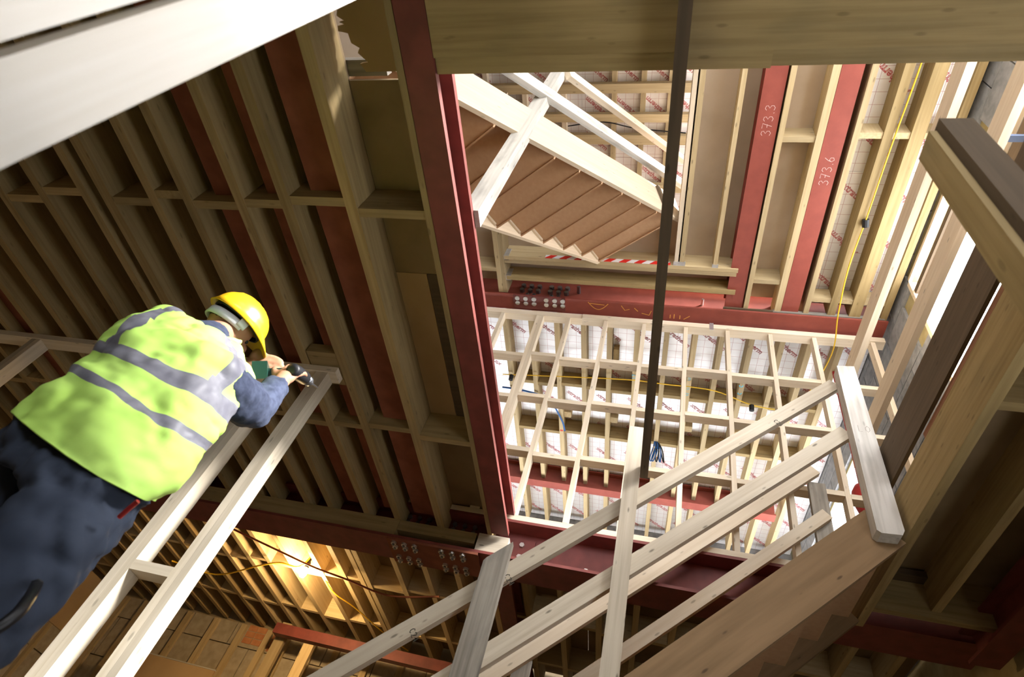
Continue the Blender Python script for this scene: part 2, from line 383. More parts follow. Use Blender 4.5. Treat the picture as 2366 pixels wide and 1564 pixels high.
# broken plywood at the hole in the deck
jag = [(-1.12,.2),(-1.12,.70),(-1.38,.70),(-1.40,.665),(-1.36,.66),(-1.40,.62),(-1.385,.60),(-1.42,.58),(-1.425,.54),(-1.47,.53),(-1.465,.51),(-1.43,.505),(-1.455,.495),(-1.43,.49),(-1.46,.47),(-1.45,.45),(-1.475,.44),(-1.46,.41),(-1.48,.40),(-1.48,.2)]
prism('broken_plywood', jag, .018, PLY, frame((0, 0, D1-.012), (1,0,0), (0,0,-1), (0,1,0)), ce)
JW = .055
JX = [(-6.4,1), (-6.1,1), (-5.8,1), (-5.5,1), (-5.2,1), (-4.92,1), (-4.66,1), (-4.39,1), (-4.09,1), (-3.81,1), (-3.50,1), (-3.19,1), (-3.05,1.25), (-2.73,1), (-2.51,1), (-2.185,1), (-1.915,1.1), (-1.55,1.1)]
for x, k in JX: box('joist', (x, -3.1, H), (x+JW*k, 4.12, D1), W_JOIST, ce)
box('trimmer_joist', (-1.135, -3.1, H), (-1.10, 4.12, D1), W_JOIST, ce)
XS = [(x, x+JW*k) for x, k in JX] + [(-1.135, -1.10)]
for i in range(len(XS)-1):
    a, b = XS[i][1], XS[i+1][0]
    if b-a > .1:
        dy = .03*math.sin(i*2.3)
        box('noggin', (a+.001, 1.25+dy, H+.004), (b-.001, 1.297+dy, D1-.004), W_JOIST, ce)
        box('noggin', (a+.001, 2.92+dy, H+.004), (b-.001, 2.967+dy, D1-.004), W_JOIST, ce)
        box('noggin', (a+.001, -.8, H+.004), (b-.001, -.753, D1-.004), W_JOIST, ce)
box('flat_noggin', (-2.12, 2.28, H+.004), (-1.92, 2.55, H+.075), W_JOIST, ce, 'x')
# red marks on joist faces
box('red_paint_mark', (-1.9155, .72, H+.02), (-1.9149, .95, H+.10), INKR, ce); box('red_paint_mark', (-1.9155, 3.3, H+.03), (-1.9149, 3.6, H+.14), INKR, ce)
# steels between the joists
def flitch(x0, x1, y0, y1, nm):
    b = ibeam('steel_beam', 'y', y0, y1, (x0+x1)/2, H+.075, x1-x0, .14, .02, .02, RUST)
    tag(b, nm, 'steel beam')
flitch(-1.77, -1.565, -2.9, 4.0, 'red steel beam tucked between the joists nearest the main steel')
flitch(-2.36, -2.20, -2.9, 4.0, 'red steel beam between joists above the worker, third from the main steel')
flitch(-2.03, -1.93, -2.9, 4.0, 'narrow red steel tucked beside the joist with the red paint mark')
flitch(-4.63, -4.43, -2.9, 4.0, 'red steel among the joists at the far left')

# far part of the ceiling, beyond the cross beam
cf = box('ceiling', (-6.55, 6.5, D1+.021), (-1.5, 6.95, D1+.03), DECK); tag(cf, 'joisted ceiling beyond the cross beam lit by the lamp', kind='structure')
FX = [-6.4,-6.1,-5.85,-5.6,-5.35,-5.1,-4.85,-4.6,-4.33,-4.06,-3.80,-3.57,-3.30,-2.985,-2.735,-2.55,-2.487,-2.11,-1.82,-1.52,-1.22,-.92,-.62,-.30,0,.30,.62,.93,1.25,1.56,1.87]
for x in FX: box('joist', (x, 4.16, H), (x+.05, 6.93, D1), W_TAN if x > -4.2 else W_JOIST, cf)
for i in range(len(FX)-1):
    a, b = FX[i]+.051, FX[i+1]-.001
    if b-a > .1:
        for y in (5.2, 6.15): box('noggin', (a, y+.04*math.sin(i*1.7)+.02*i/10, H+.004), (b, y+.047+.04*math.sin(i*1.7)+.02*i/10, D1-.004), W_TAN, cf)
rb = box('wall_beam', (-3.86, 6.44, 2.17), (-1.2, 6.54, 2.28), STEEL); tag(rb, 'rusty dark beam running just below the far ceiling joists', 'steel beam')
for x, z0, z1, y in ((-3.9, .6, 2.36, 6.62), (-3.42, .9, 2.12, 6.4)):
    p = box('upright_timber', (x, y, ZF), (x+.12, y+.05, z1), W_TAN)
    tag(p, {-3.9: 'pale upright timber against the far wall, the taller of two', -3.42: 'shorter upright timber under the far ceiling'}[x], 'timber post')

# ------------------------------------------------------------------ main steels at first-floor level
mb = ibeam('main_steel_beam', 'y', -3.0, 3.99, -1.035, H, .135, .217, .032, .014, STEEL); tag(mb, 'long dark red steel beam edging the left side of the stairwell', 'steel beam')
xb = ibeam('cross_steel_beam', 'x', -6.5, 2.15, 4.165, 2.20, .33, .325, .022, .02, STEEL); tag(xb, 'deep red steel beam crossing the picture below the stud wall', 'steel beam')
# splice on the lower flange
sp = box('splice_plate', (-1.90, 4.0, 2.18), (-1.16, 4.33, 2.199), RUST, xb, 'x')
for i, x in enumerate((-1.84, -1.755, -1.67, -1.45, -1.365, -1.28)):
    for y in (4.035, 4.09, 4.23, 4.29):
        bolt('bolt', (x, y, 2.18), (0, 0, -1), BOLT, xb, .022, .016, 8); bolt('bolt_shank', (x, y, 2.164), (0, 0, -1), BOLTD, xb, .011, .012)
box('web_splice_plate', (-1.92, 4.135, 2.26), (-1.14, 4.154, 2.50), STEEL, xb, 'x')
for x in (-1.84, -1.755, -1.67, -1.45, -1.365, -1.28):
    for z in (2.30, 2.36, 2.42, 2.47): bolt('nut', (x, 4.135, z), (0, -1, 0), BOLTD, xb, .02, .022)
box('packing_timber', (-6.5, 4.02, 2.222), (-1.86, 4.12, H-.001), W_JOIST, xb); box('packing_timber', (-1.86, 4.025, 2.28), (-1.22, 4.12, H-.001), W_JOIST, xb); box('packing_timber', (-1.20, 4.012, 2.222), (-.96, 4.12, H-.001), W_RAIL, xb)
box('cleat_plate', (-.955, 4.14, 2.235), (-.78, 4.154, 2.45), STEEL, xb, 'z')
for z in (2.30, 2.40): bolt('bolt', (-.88, 4.14, z), (0, -1, 0), BOLT, xb, .02, .016)
bolt('bolt', (-.36, 4.06, 2.222), (0, 0, 1), BOLT, xb, .02, .03)
box('plaster_smear', (.28, 3.999, 2.505), (.42, 3.9995, 2.523), W_WHITE, xb)
# red column and trimmer below the cross beam on the right
cs = ibeam('steel_beam', 'y', 4.33, 6.9, -1.02, 2.22, .14, .20, .02, .014, STEEL); tag(cs, 'dark red steel running away under the far ceiling behind the leaning rails', 'steel beam')
cs2 = ibeam('steel_beam', 'y', -2.5, 3.99, 2.06, 2.06, .16, .20, .02, .014, STEEL); tag(cs2, 'dark red steel in the shadow along the right-hand wall', 'steel beam')

# trimmer boards at the near edge of the stairwell
t1 = box('trimmer_board', (-.965, .31, 2.37), (2.0, .60, 2.42), W_JOIST); tag(t1, 'wide knotty board crossing the top of the picture', 'board')
t1b = box('trimmer_board', (-.965, -.02, 2.372), (2.0, .30, 2.42), W_JOIST); tag(t1b, 'wide board behind the knotty board at the near stairwell edge', 'board')
t2 = box('edge_timber', (-.965, .601, 2.385), (.30, .665, 2.56), W_JOIST); tag(t2, 'narrow timber on the left half of the near stairwell edge', 'timber')
t3 = box('edge_timber', (.301, .601, 2.395), (1.34, .66, 2.56), W_JOIST); tag(t3, 'narrow timber on the right half of the near stairwell edge', 'timber')

# landing on the right
lt = box('ceiling', (1.41, -2.6, 2.42), (2.19, 4.0, 2.44), DECK); tag(lt, 'shadowed underside of the landing on the right', kind='structure')
box('trimmer', (1.36, -2.6, 2.15), (1.409, 3.95, 2.419), W_JOIST, lt)
box('cross_trimmer', (1.41, 3.70, 2.15), (2.10, 3.75, 2.419), W_JOIST, lt)
box('joist', (1.72, -2.6, 2.19), (1.77, 3.699, 2.419), W_JOIST, lt)
box('cross_trimmer', (1.41, 1.95, 2.17), (1.719, 2.0, 2.419), W_JOIST, lt)
box('ledger', (1.41, 3.62, 2.36), (1.72, 3.699, 2.40), W_DARK, lt)
tb = box('toe_board', (1.345, -1.5, 2.475), (1.365, 2.99, 2.745), W_DARK); tag(tb, 'dark board standing on edge along the landing, left of the window', 'board')
pk = box('edge_batten', (1.372, .6, 2.442), (1.42, 2.50, 2.475), W_PINK); tag(pk, 'reddish batten lying on the landing edge below the window', 'batten')

# ------------------------------------------------------------------ worker's partition
sw = empty('stud_partition', (-2.2, 2.44, ZF), 'pale double-stud partition frame beside the worker', 'stud frame')
PY0, PY1 = 2.40, 2.495
box('top_plate', (-6.5, PY0-.008, H-.045), (-1.925, PY1-.005, H-.001), W_STUD, sw)
box('sole_plate', (-6.5, PY0, ZF), (-1.925, PY1, ZF+.045), W_STUD, sw)
for x0 in (-2.06, -2.36, -4.37):
    box('stud', (x0, PY0, ZF+.046), (x0+.041, PY1, H-.046), W_STUD, sw); box('stud', (x0+.042, PY0, ZF+.046), (x0+.083, PY1, H-.046), W_STUD, sw)
for z in (.93, -.3): box('noggin', (-2.276, PY0, z), (-2.061, PY1, z+.048), W_STUD, sw)
# near uprights at the left edge of the picture
n1 = box('near_upright', (-.665, .107, ZF), (-.62, .190, 2.371), W_NEAR); tag(n1, 'blurred white-lit upright close to the camera, the broader and lower of two', 'timber post')
n2 = box('near_upright', (-.665, .008, ZF), (-.615, .094, 2.371), W_NEAR); tag(n2, 'blurred white-lit upright in the top left corner behind the broad one', 'timber post')
n3 = box('near_post', (.63, .60, ZF), (.705, .715, 1.70), W_DARK); tag(n3, 'stout dark post with a flat top beside the window on the right', 'timber post')
box('side_board', (.612, .626, ZF), (.6295, .70, 1.685), W_JOIST, n3)

# ------------------------------------------------------------------ lower stair, rising to the right-hand landing
TH = math.radians(43.4); SX = V((math.cos(TH), 0, math.sin(TH))); SN = V((-math.sin(TH), 0, math.cos(TH)))
st = empty('lower_staircase', (-1.2, 3.45, ZF), 'rough timber staircase rising to the right under temporary rails', 'staircase')
FS = frame((0, 0, 0), SX, (0, 1, 0), SN)
def send(y):   # along-slope coordinate where the flight meets the landing
    return 2.46
obox('stringer', FS, (-3.0, 2.99, .615), (2.46, 3.03, .86), W_STRING, st); obox('stringer', FS, (-3.0, 3.86, .615), (2.46, 3.90, .86), W_STRING, st)
for k in range(17):
    s = 2.42-.2765*k
    p = SX*s + SN*.68
    if p.z < ZF+.2: break
    box('riser', (p.x, 3.031, p.z-.0), (p.x+.012, 3.859, p.z+.19), MDF, st, 'y'); box('tread', (p.x-.205, 3.031, p.z-.012), (p.x+.012, 3.859, p.z+.0), MDF, st, 'y')
obox('rail', FS, (-2.2, 2.99, 1.562), (3.17, 3.035, 1.650), W_RAIL, st); obox('rail', FS, (-2.2, 2.99, 1.240), (2.87, 3.035, 1.333), W_RAIL, st)
obox('rail', FS, (-2.2, 3.875, 1.50), (3.20, 3.92, 1.60), W_PALE, st); obox('rail', FS, (-2.2, 3.875, 1.19), (2.95, 3.92, 1.275), W_PALE, st)
box('post', (-.126, 2.94, -.9), (-.036, 2.988, 2.68), W_RAIL, st)
UPF = lambda y: frame((0, y, 0), (0,0,1), (0,1,0), (-1,0,0))
up = lambda pts: [(z, -x) for x, z in pts]
prism('post', up([(-.80, -1.0), (-.685, -1.0), (-.680, 1.72), (-.70, 1.70), (-.80, 1.60), (-.812, 1.58)]), .045, W_GREY, UPF(2.965), st)
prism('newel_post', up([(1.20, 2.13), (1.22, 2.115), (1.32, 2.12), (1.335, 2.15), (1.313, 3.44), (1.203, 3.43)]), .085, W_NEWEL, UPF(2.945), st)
box('post', (1.215, 3.925, 2.3), (1.335, 3.97, 3.23), W_GREY, st); box('post', (-.70, 3.92, -.8), (-.59, 3.965, 1.60), W_GREY, st)
for i, (x, z, t, h) in enumerate(((-.70, .885, 'C24', .03), (.76, 2.34, 'C24', .026), (-1.1, .52, 'C24', .03))):
    p = SX*((x/math.cos(TH))*.0+ (x*math.cos(TH)+z*0)) ; s = x/ math.cos(TH) + math.tan(TH)*1.606
    strokes('grade_stamp', written(t, h), .005, INKK, FS @ frame((s, 2.9885, 1.59), (0,0,-1), (1,0,0), (0,-1,0)), st)
strokes('pencil_mark', written('LO', .05), .003, W_GREY, frame((1.235, 2.9015, 2.83), (1,0,0), (0,0,1), (0,-1,0)), st)
hr = box('overhead_rail', (-.035, -.5, 2.275), (.012, 2.937, 2.365), W_DARK); tag(hr, 'dark timber hanging across the stairwell straight overhead', 'timber')  # shade on its underside is put into the dark colour

# ------------------------------------------------------------------ stud wall on the cross beam
lw = empty('stud_wall', (.3, 4.05, 2.525), 'open lattice of pale studs and noggins standing on the cross beam', 'stud wall')
LY0, LY1 = 4.0, 4.09; k4 = 4/1.63
box('top_plate', (-2.0, LY0, 5.13), (-.83, LY1, 5.205), W_PALE, lw); box('top_plate', (-.83, LY0-.015, 5.13), (2.15, LY1, 5.195), W_PALE, lw)
box('sole_plate', (-2.0, LY0, 2.526), (2.15, LY1, 2.57), W_PALE, lw)
STX = [-1.75, -1.34, -1.0, -.59, -.18, .25, .665, 1.08, 1.49, 2.02]
for i, x in enumerate(STX):
    box('stud', (x, LY0, 2.571), (x+.04, LY1, 5.129), W_PALE, lw)
    if i == 1: box('stud', (x+.041, LY0, 2.571), (x+.081, LY1, 5.129), W_PALE, lw)
for j, z in enumerate((4.45, 3.85, 3.19)):
    for i in range(len(STX)-1):
        a = STX[i]+(.082 if i == 1 else .041); b = STX[i+1]-.001
        zz = z+.035*((i % 2)-.5)*(1 if i < 3 else .5)
        box('noggin', (a, LY0, zz), (b, LY1, zz+.045), W_PALE, lw)
box('strap', (.505, LY0-.02, 5.10), (.545, LY0-.016, 5.21), GALV, lw, 'z')
# side rails in front of the right-hand wall
for z, z1, x0, x1, nm in ((4.43, 4.61, 1.684, 1.737, 'white-lit upper rail running towards the stud wall along the window side'), (3.70, 3.865, 1.695, 1.74, 'white-lit lower rail running towards the stud wall along the window side')):
    r = box('side_rail', (x0, -1.5, z), (x1, 3.985, z1), W_PALE); tag(r, nm, 'timber rail')

# ------------------------------------------------------------------ upper floor structure
Z2 = 5.27; D2 = 5.49
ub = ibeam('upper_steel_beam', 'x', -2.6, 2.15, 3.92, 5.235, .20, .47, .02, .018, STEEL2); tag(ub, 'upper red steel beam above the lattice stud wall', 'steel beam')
box('splice_plate', (-1.62, 3.805, 5.212), (-1.03, 3.983, 5.234), STEEL, ub, 'x')
for i, x in enumerate((-1.57, -1.475, -1.38, -1.24, -1.145, -1.055)):
    for y in (3.862, 3.925): bolt('bolt', (x, y-.02, 5.212), (0, 0, -1), BOLT, ub, .027, .014, 10)
for x in (-1.57, -1.475, -1.38, -1.24, -1.145, -1.055):
    for z in (5.43, 5.52): bolt('nut', (x, 3.911, z), (0, -1, 0), BOLTD, ub, .028, .04)
for x in (-1.475, -1.40, -1.20, -1.12):
    for y in (3.85, 3.885): bolt('nut', (x, y, 5.255), (0, 0, 1), BOLTD, ub, .024, .05)
bolt('bolt', (-.92, 3.911, 5.48), (0, -1, 0), BOLTD, ub, .02, .09); bolt('bolt', (.42, 3.911, 5.42), (0, -1, 0), BOLT, ub, .014, .08)
strokes('chalk_mark', [[(-.78+.02*i, 3.845+.09*math.sin(i*.28)) for i in range(12)], [(-.76, 3.86), (-.6, 3.87)], [(-.42, 3.86), (-.38, 3.92), (-.33, 3.90)], [(-.28, 3.88), (-.24, 3.92)], [(-.20, 3.94), (-.12, 3.96), (-.1, 3.9)], [(.1, 3.93), (.1, 3.98)], [(.14, 3.92), (.14, 3.98)], [(.2, 3.93), (.2, 3.98)], [(.24, 3.98), (.3, 3.93)]], .009, CHALKO, frame((0, 0, 5.2335), (1,0,0), (0,-1,0), (0,0,-1)) @ Matrix.Scale(-1, 4, (0, 1, 0)), ub)
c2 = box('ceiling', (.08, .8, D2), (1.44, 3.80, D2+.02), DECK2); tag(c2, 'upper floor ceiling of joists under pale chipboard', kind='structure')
for x0, x1, m in ((.085, .122, W_PALE), (.136, .182, W_TAN), (.458, .498, W_TAN)): box('joist', (x0, .85, Z2), (x1, 3.345, D2-.001), m, c2)
for x0, x1 in ((.816, .86), (1.113, 1.172), (1.384, 1.432)): box('joist', (x0, .85, Z2), (x1, 3.93, D2-.001), W_TAN, c2)
for x0, x1 in ((1.605, 1.675), (1.80, 1.90), (2.08, 2.14)): box('joist', (x0, .85, Z2), (x1, 3.83, D2-.001), W_JOIST, c2)
for y in (2.02, 3.45): box('noggin', (.861, y, Z2+.01), (1.112, y+.045, D2-.002), W_TAN, c2)
for a, b in ((1.433, 1.604), (1.676, 1.799), (1.901, 2.079)):
    box('noggin', (a, 1.98, Z2+.01), (b, 2.03, D2-.002), W_TAN, c2); box('noggin', (a, 3.62, Z2+.01), (b, 3.67, D2-.05), W_TAN, c2)
for x0, x1 in ((1.434, 1.80), (1.80, 2.18)): foil_board((x0, .85, D2-.002), (x1, 2.4, D2+.05), c2); foil_board((x0, 2.404, D2-.002), (x1, 3.83, D2+.05), c2)
# double trimmer carrying the stair end, with hangers
box('trimmer', (-1.69, 3.335, Z2-.006), (.70, 3.378, D2-.001), W_TAN, c2); box('trimmer', (-1.69, 3.38, Z2-.004), (.69, 3.424, D2-.001), W_TAN, c2)
box('trimmer', (-1.69, 3.59, Z2-.006), (.71, 3.64, D2-.03), W_JOIST, c2); box('trimmer', (-1.80, 2.6, Z2), (-1.745, 3.82, D2-.001), W_TAN, c2); box('trimmer', (-1.743, 2.6, Z2), (-1.695, 3.82, D2-.001), W_TAN, c2)
box('noggin', (-2.4, 3.5, Z2), (-1.80, 3.545, D2-.001), W_TAN, c2)
box('bearer', (.62, 3.80, 5.256), (1.10, 3.87, 5.272), W_DARK, c2); box('bearer', (1.10, 3.81, 5.258), (2.12, 3.95, 5.30), W_GREY, c2)
for x0, x1, y in ((.08, .19, 3.29), (.452, .504, 3.30), (.08, .19, 1.40), (.452, .504, 1.40)): box('joist_hanger', (x0-.003, y, Z2-.004), (x1+.003, y+.044, Z2+.012), GALV, c2)
for y in (3.332, 3.587): box('joist_hanger', (-1.694, y, Z2-.004), (-1.64, y+.06, D2-.08), GALV, c2)
box('deck_sheet', (-2.5, 2.9, D2), (.079, 3.80, D2+.02), DECK2, c2, 'x'); box('deck_sheet', (-3.4, 2.0, D2), (-2.5, 3.80, D2+.02), DECK2, c2, 'x')
ht = box('hazard_tape', (-1.24, 3.329, 5.266), (.05, 3.334, 5.322), TAPE); tag(ht, 'red and white striped tape along the upper landing edge', 'tape')
for x0, x1, num, y in ((.632, .80, '373.3', 1.85), (1.178, 1.337, '373.6', 2.28)):
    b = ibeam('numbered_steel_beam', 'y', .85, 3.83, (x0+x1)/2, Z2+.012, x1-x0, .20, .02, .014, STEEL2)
    tag(b, 'red ceiling steel chalked %s' % num, 'steel beam')
    strokes('chalk_number', written(num, .075), .0042, CHALK, frame(((x0+x1)/2+.04, y+.16, Z2+.0113), (0,-1,0), (-1,0,0), (0,0,-1)), b)

# ceiling of the room beyond the stud wall
c3 = box('ceiling', (-2.3, 4.15, D2+.055), (2.18, 8.4, D2+.07), DECK2); tag(c3, 'foil-lined ceiling of the room beyond the stud wall', kind='structure')
RX = [-1.80, -1.485, -1.18, -.868, -.57, -.262, .06, .362, .638, .94, 1.243, 1.512, 1.80]
for x in RX: box('rafter', (x, 4.20, Z2), (x+.055, 8.24, D2-.004), W_TAN, c3)
for i in range(len(RX)-1):
    for y in (5.17, 6.05): box('noggin', (RX[i]+.056, y+.02*math.sin(i*2.1), Z2+.008), (RX[i+1]-.001, y+.05+.02*math.sin(i*2.1), D2-.006), W_JOIST, c3)
    if i in (2, 4, 7, 9): box('block', (RX[i]+.056, 5.75, Z2+.08), (RX[i]+.15, 5.85, D2-.01), W_TAN, c3)
box('short_batten', (-.56+.056, 4.62, Z2+.12), (-.44, 4.95, D2-.01), W_JOIST, c3)
for x0, x1 in ((-2.3, -1.15), (-1.148, .02), (.022, 1.2), (1.202, 2.18)):
    for y0, y1 in ((4.15, 5.34), (5.344, 6.94), (6.944, 8.4)): foil_board((x0, y0, D2-.002), (x1, y1, D2+.05), c3)
box('wall_plate', (-2.2, 8.22, Z2-.06), (2.1, 8.30, Z2-.001), W_TAN, c3)
fb = ibeam('far_steel_beam', 'x', -2.3, 1.72, 7.14, 5.17, .15, .30, .02, .016, STEEL2); tag(fb, 'far red steel beam crossing under the foil ceiling', 'steel beam')
wb = box('wall_back', (-6.55, 8.41, 2.4), (2.2, 8.55, 7.7), BLOCK); tag(wb, 'grey end wall beyond the foil ceiling', kind='structure')
for i, (y, t) in enumerate(((4.75, '12'), (4.95, '12'))): strokes('blue_writing', written(t, .05), .009, INKB, frame((-.215, y, Z2-.0007), (0,-1,0), (-1,0,0), (0,0,-1)), c3)
for y in (4.7, 4.85, 5.0, 5.1): strokes('blue_writing', [[(0, 0), (.035, 0)], [(.0, .02), (.03, .035)]], .009, INKB, frame((.405, y, Z2-.0007), (-1,0,0), (0,1,0), (0,0,-1)), c3)
for y in (4.72, 4.82, 4.88, 5.0): strokes('blue_writing', [[(0, 0), (.015, .03), (.035, .02), (.04, 0)]], .012, INKB, frame((.98, y, Z2-.0007), (-1,0,0), (0,1,0), (0,0,-1)), c3)
for x, y in ((-.56, 6.5), (-1.17, 6.02)): box('red_mark', (x, y, Z2-.0006), (x+.04, y+.03, Z2-.0001), INKR, c3, 'x')

cu = box('ceiling', (-6.55, -3.2, D2), (-2.52, 4.24, D2+.02), DECK2); tag(cu, 'upper floor deck left of the upper stair opening', kind='structure')
box('deck_sheet', (-2.518, -3.2, D2), (2.18, .84, D2+.02), DECK2, cu, 'x'); box('deck_sheet', (-6.55, 4.26, D2), (-2.52, 8.4, D2+.02), DECK2, cu, 'x')
rr = box('ceiling', (-6.55, -3.2, 7.72), (2.3, 9.0, 7.8), DECK2); tag(rr, 'roof deck over the whole building', kind='structure')
# roof over the upper stair
rf = box('ceiling', (-4.2, .6, 7.66), (.3, 4.6, 7.70), DECK2); tag(rf, 'foil-lined roof above the upper stair', kind='structure')
for x0, x1 in ((-4.2, -2.7), (-2.698, -1.2), (-1.198, .28)):
    for y0, y1 in ((.6, 1.9), (1.904, 3.2), (3.204, 4.6)): foil_board((x0, y0, 7.62), (x1, y1, 7.659), rf)
for y0, y1 in ((1.55, 1.63), (2.22, 2.33), (2.58, 2.68), (2.84, 2.96), (3.5, 3.6)): box('purlin', (-4.1, y0, 7.44), (.2, y1, 7.53), W_TAN, rf)
for x in (-3.0, -2.45, -1.95, -1.45, -.82, -.47, -.15):
    box('roof_batten', (x, .7, 7.531), (x+.06, 4.5, 7.619), W_TAN if x > -1.3 else W_PALE, rf)
uw = box('wall_upper', (-3.6, 4.25, 5.52), (.3, 4.3, 7.6), PLY); tag(uw, 'tan boarded wall at the head of the upper stair', kind='structure')
box('wall_stud', (-.75, 4.19, 5.52), (-.66, 4.249, 7.4), W_PALE, uw); box('wall_stud', (-1.55, 4.19, 5.52), (-1.48, 4.249, 7.4), W_PALE, uw); box('wall_rail', (-1.4, 4.20, 6.35), (.2, 4.249, 6.45), W_PINK, uw)

# ------------------------------------------------------------------ upper stair, turned in plan
AZ = math.radians(54); UF = V((math.cos(AZ), math.sin(AZ), 0)); UT = V((math.sin(AZ), -math.cos(AZ), 0)); U0 = V((-1.383, 2.354, 4.18))
SL = math.radians(42.7); UD = UF*math.cos(SL)+V((0, 0, math.sin(SL))); UN = UD.cross(-UT) if UD.cross(-UT).z > 0 else UD.cross(UT)
us = empty('upper_staircase', (-2.1, .9, D1+.02), 'new pine stair with brown undersides hanging across the upper stairwell', 'staircase')
FU = frame(U0, UD, -UT, UN)       # local x up the slope, y to the left, z out of the slope
WU = .857; SS = .3245
def ends(a0, a1, n0, n1, t0, t1, nm, m): obox(nm, FU, (a0, t0, n0), (a1, t1, n1), m, us)
ends(-1.95, 1.74, -.04, .275, 0, .033, 'stringer', W_STAIR); ends(-1.95, 1.86, -.006, .30, -WU-.033, -WU, 'stringer', W_STAIR)
G = SS*math.cos(SL); RS = SS*math.sin(SL)
FH = frame(U0, UF, -UT, V((0, 0, 1)))
for k in range(-6, 6):
    a, z = k*G, k*RS
    obox('tread', FH, (a, -WU+.001, z+RS-.004), (a+G+.012, -.001, z+RS+.016), MDF, us); obox('riser', FH, (a+.013, -WU+.001, z-.026), (a+.024, -.001, z+RS-.005), MDF, us)
    obox('wedge', FH, (a+.028, -.018, z+RS-.032), (a+G-.01, -.001, z+RS-.005), W_STAIR, us)
obox('glue_block', FH, (-5*G+.03, -WU+.04, -4*RS-.035), (-5*G+.075, -WU+.19, -4*RS-.006), W_STAIR, us)
box('newel_post', (-1.032, 1.38, 2.588), (-.942, 1.475, 5.09), W_WHITE, us)
obox('rail', FU, (-1.50, -WU-.083, .48), (2.3, -WU-.034, .594), W_WHITE, us)
obox('rail', FU, (.27, -WU-.083, .945), (2.6, -WU-.034, 1.04), W_PALE, us)
obox('cleat', FU, (1.43, -WU-.06, .03), (1.475, -WU-.034, .28), W_DARK, us)
# timbers standing near the foot of the upper stair
for x, y, l in ((-2.15, 2.3, 'leftmost white-edged stud beside the upper stair'), (-1.85, 2.55, 'white-edged stud behind the upper stair rail')):
    b = box('upper_stud', (x, y, D2+.021), (x+.045, y+.09, 7.43), W_PALE); tag(b, l, 'stud')
# offcuts lying over the hole in the deck
h1 = box('offcut', (-1.9, .33, D1+.10), (-1.15, .42, D1+.145), W_PALE); tag(h1, 'pale timber offcut seen through the hole in the deck', 'offcut')
h2 = box('offcut', (-1.62, .66, D1+.022), (-1.30, .73, D1+.07), W_GREY); tag(h2, 'grey timber offcut at the edge of the hole in the deck', 'offcut')
h3 = box('offcut', (-1.9, .25, D1+.022), (-1.82, .5, D1+.099), W_GREY); tag(h3, 'short grey block holding up the pale offcut over the hole', 'offcut')

# ------------------------------------------------------------------ cables and lamp
cab = tube('yellow_cable', [(1.685, .9, 5.255), (1.70, 1.42, 5.25), (1.68, 2.1, 5.25), (1.667, 2.736, 5.24), (1.645, 3.215, 5.22), (1.66, 3.7, 5.14), (1.70, 4.16, 5.08), (1.60, 4.8, 5.12), (1.445, 5.134, 5.22), (1.1, 5.13, 5.23), (.67, 4.96, 5.22), (.1, 4.94, 5.22), (-.31, 4.93, 5.22), (-1.1, 5.0, 5.23), (-1.87, 5.08, 5.24)], .0065, CABLE_Y); tag(cab, 'yellow cable strung under the upper ceiling joists', 'cable')
for i, (p, d) in enumerate((((1.667, 2.736, 5.24), (.2, 1, -.2)), ((1.107, 5.134, 5.215), (0, .3, -1)), ((-1.75, 5.07, 5.22), (0, .3, -1)))):
    bolt('lamp_holder', V(p)+V((0, 0, .01)), d, BLACK, cab, .028, .07, 10)
bc = tube('black_cable', [(-1.35, 2.72, 7.42), (-.9, 2.66, 7.40), (-.5, 2.74, 7.41), (.1, 2.8, 7.42)], .008, CABLE_K); tag(bc, 'thin black cable sagging under the roof foil', 'cable')
for i in range(5):
    a = i*.022
    t = tube('blue_cable_coil', [(.07+a*.4, 6.02, 5.27), (.06+a, 6.05, 5.19), (.03+a*1.6, 6.12, 5.08), (.05+a*1.6, 6.14, 5.05), (.09+a, 6.06, 5.16), (.09+a*.4, 6.03, 5.26)], .008, CABLE_B) if i == 0 else tube('loop', [(.07+a*.4, 6.02, 5.27), (.06+a, 6.05, 5.19), (.01+a*2, 6.12, 5.08), (.03+a*2, 6.14, 5.05), (.09+a, 6.06, 5.16), (.09+a*.4, 6.03, 5.26)], .008, CABLE_B if i % 2 else CABLE_K, bc0)
    if i == 0: bc0 = t; tag(t, 'coil of blue cable hanging from the foil ceiling', 'cable')
b2 = tube('blue_cable', [(-1.9, 5.32, 5.25), (-1.6, 5.33, 5.24), (-1.3, 5.45, 5.25), (-1.14, 5.8, 5.25), (-1.1, 6.0, 5.24)], .012, CABLE_B); tag(b2, 'blue cable looping between the foil ceiling rafters', 'cable')
LP = V((-3.10, 5.16, 2.315))
lamp = empty('work_lamp', LP+V((0, 0, .2)), 'glowing bare work lamp hanging below the far ceiling joists', 'lamp')
BULB = mat('glowing_bulb', (1, .8, .5), .3); bb = BULB.node_tree.nodes['Principled BSDF']; bb.inputs['Emission Color'].default_value = (1, .72, .38, 1); bb.inputs['Emission Strength'].default_value = 160
lathe('bulb', [(.004, -.055), (.022, -.048), (.034, -.02), (.032, .005), (.018, .035), (.014, .05)], 14, BULB, Matrix.Translation(LP), lamp)
lathe('lamp_socket', [(.018, .045), (.022, .05), (.022, .10), (.012, .115), (.006, .2)], 12, BLACK, Matrix.Translation(LP), lamp)
pl = bpy.data.lights.new('work_lamp_light', 'POINT'); pl.energy = 62; pl.color = (1, .66, .30); pl.shadow_soft_size = .05
plo = bpy.data.objects.new('work_lamp_light', pl); place(plo, Matrix.Translation(LP+V((0, 0, -.075))), lamp)
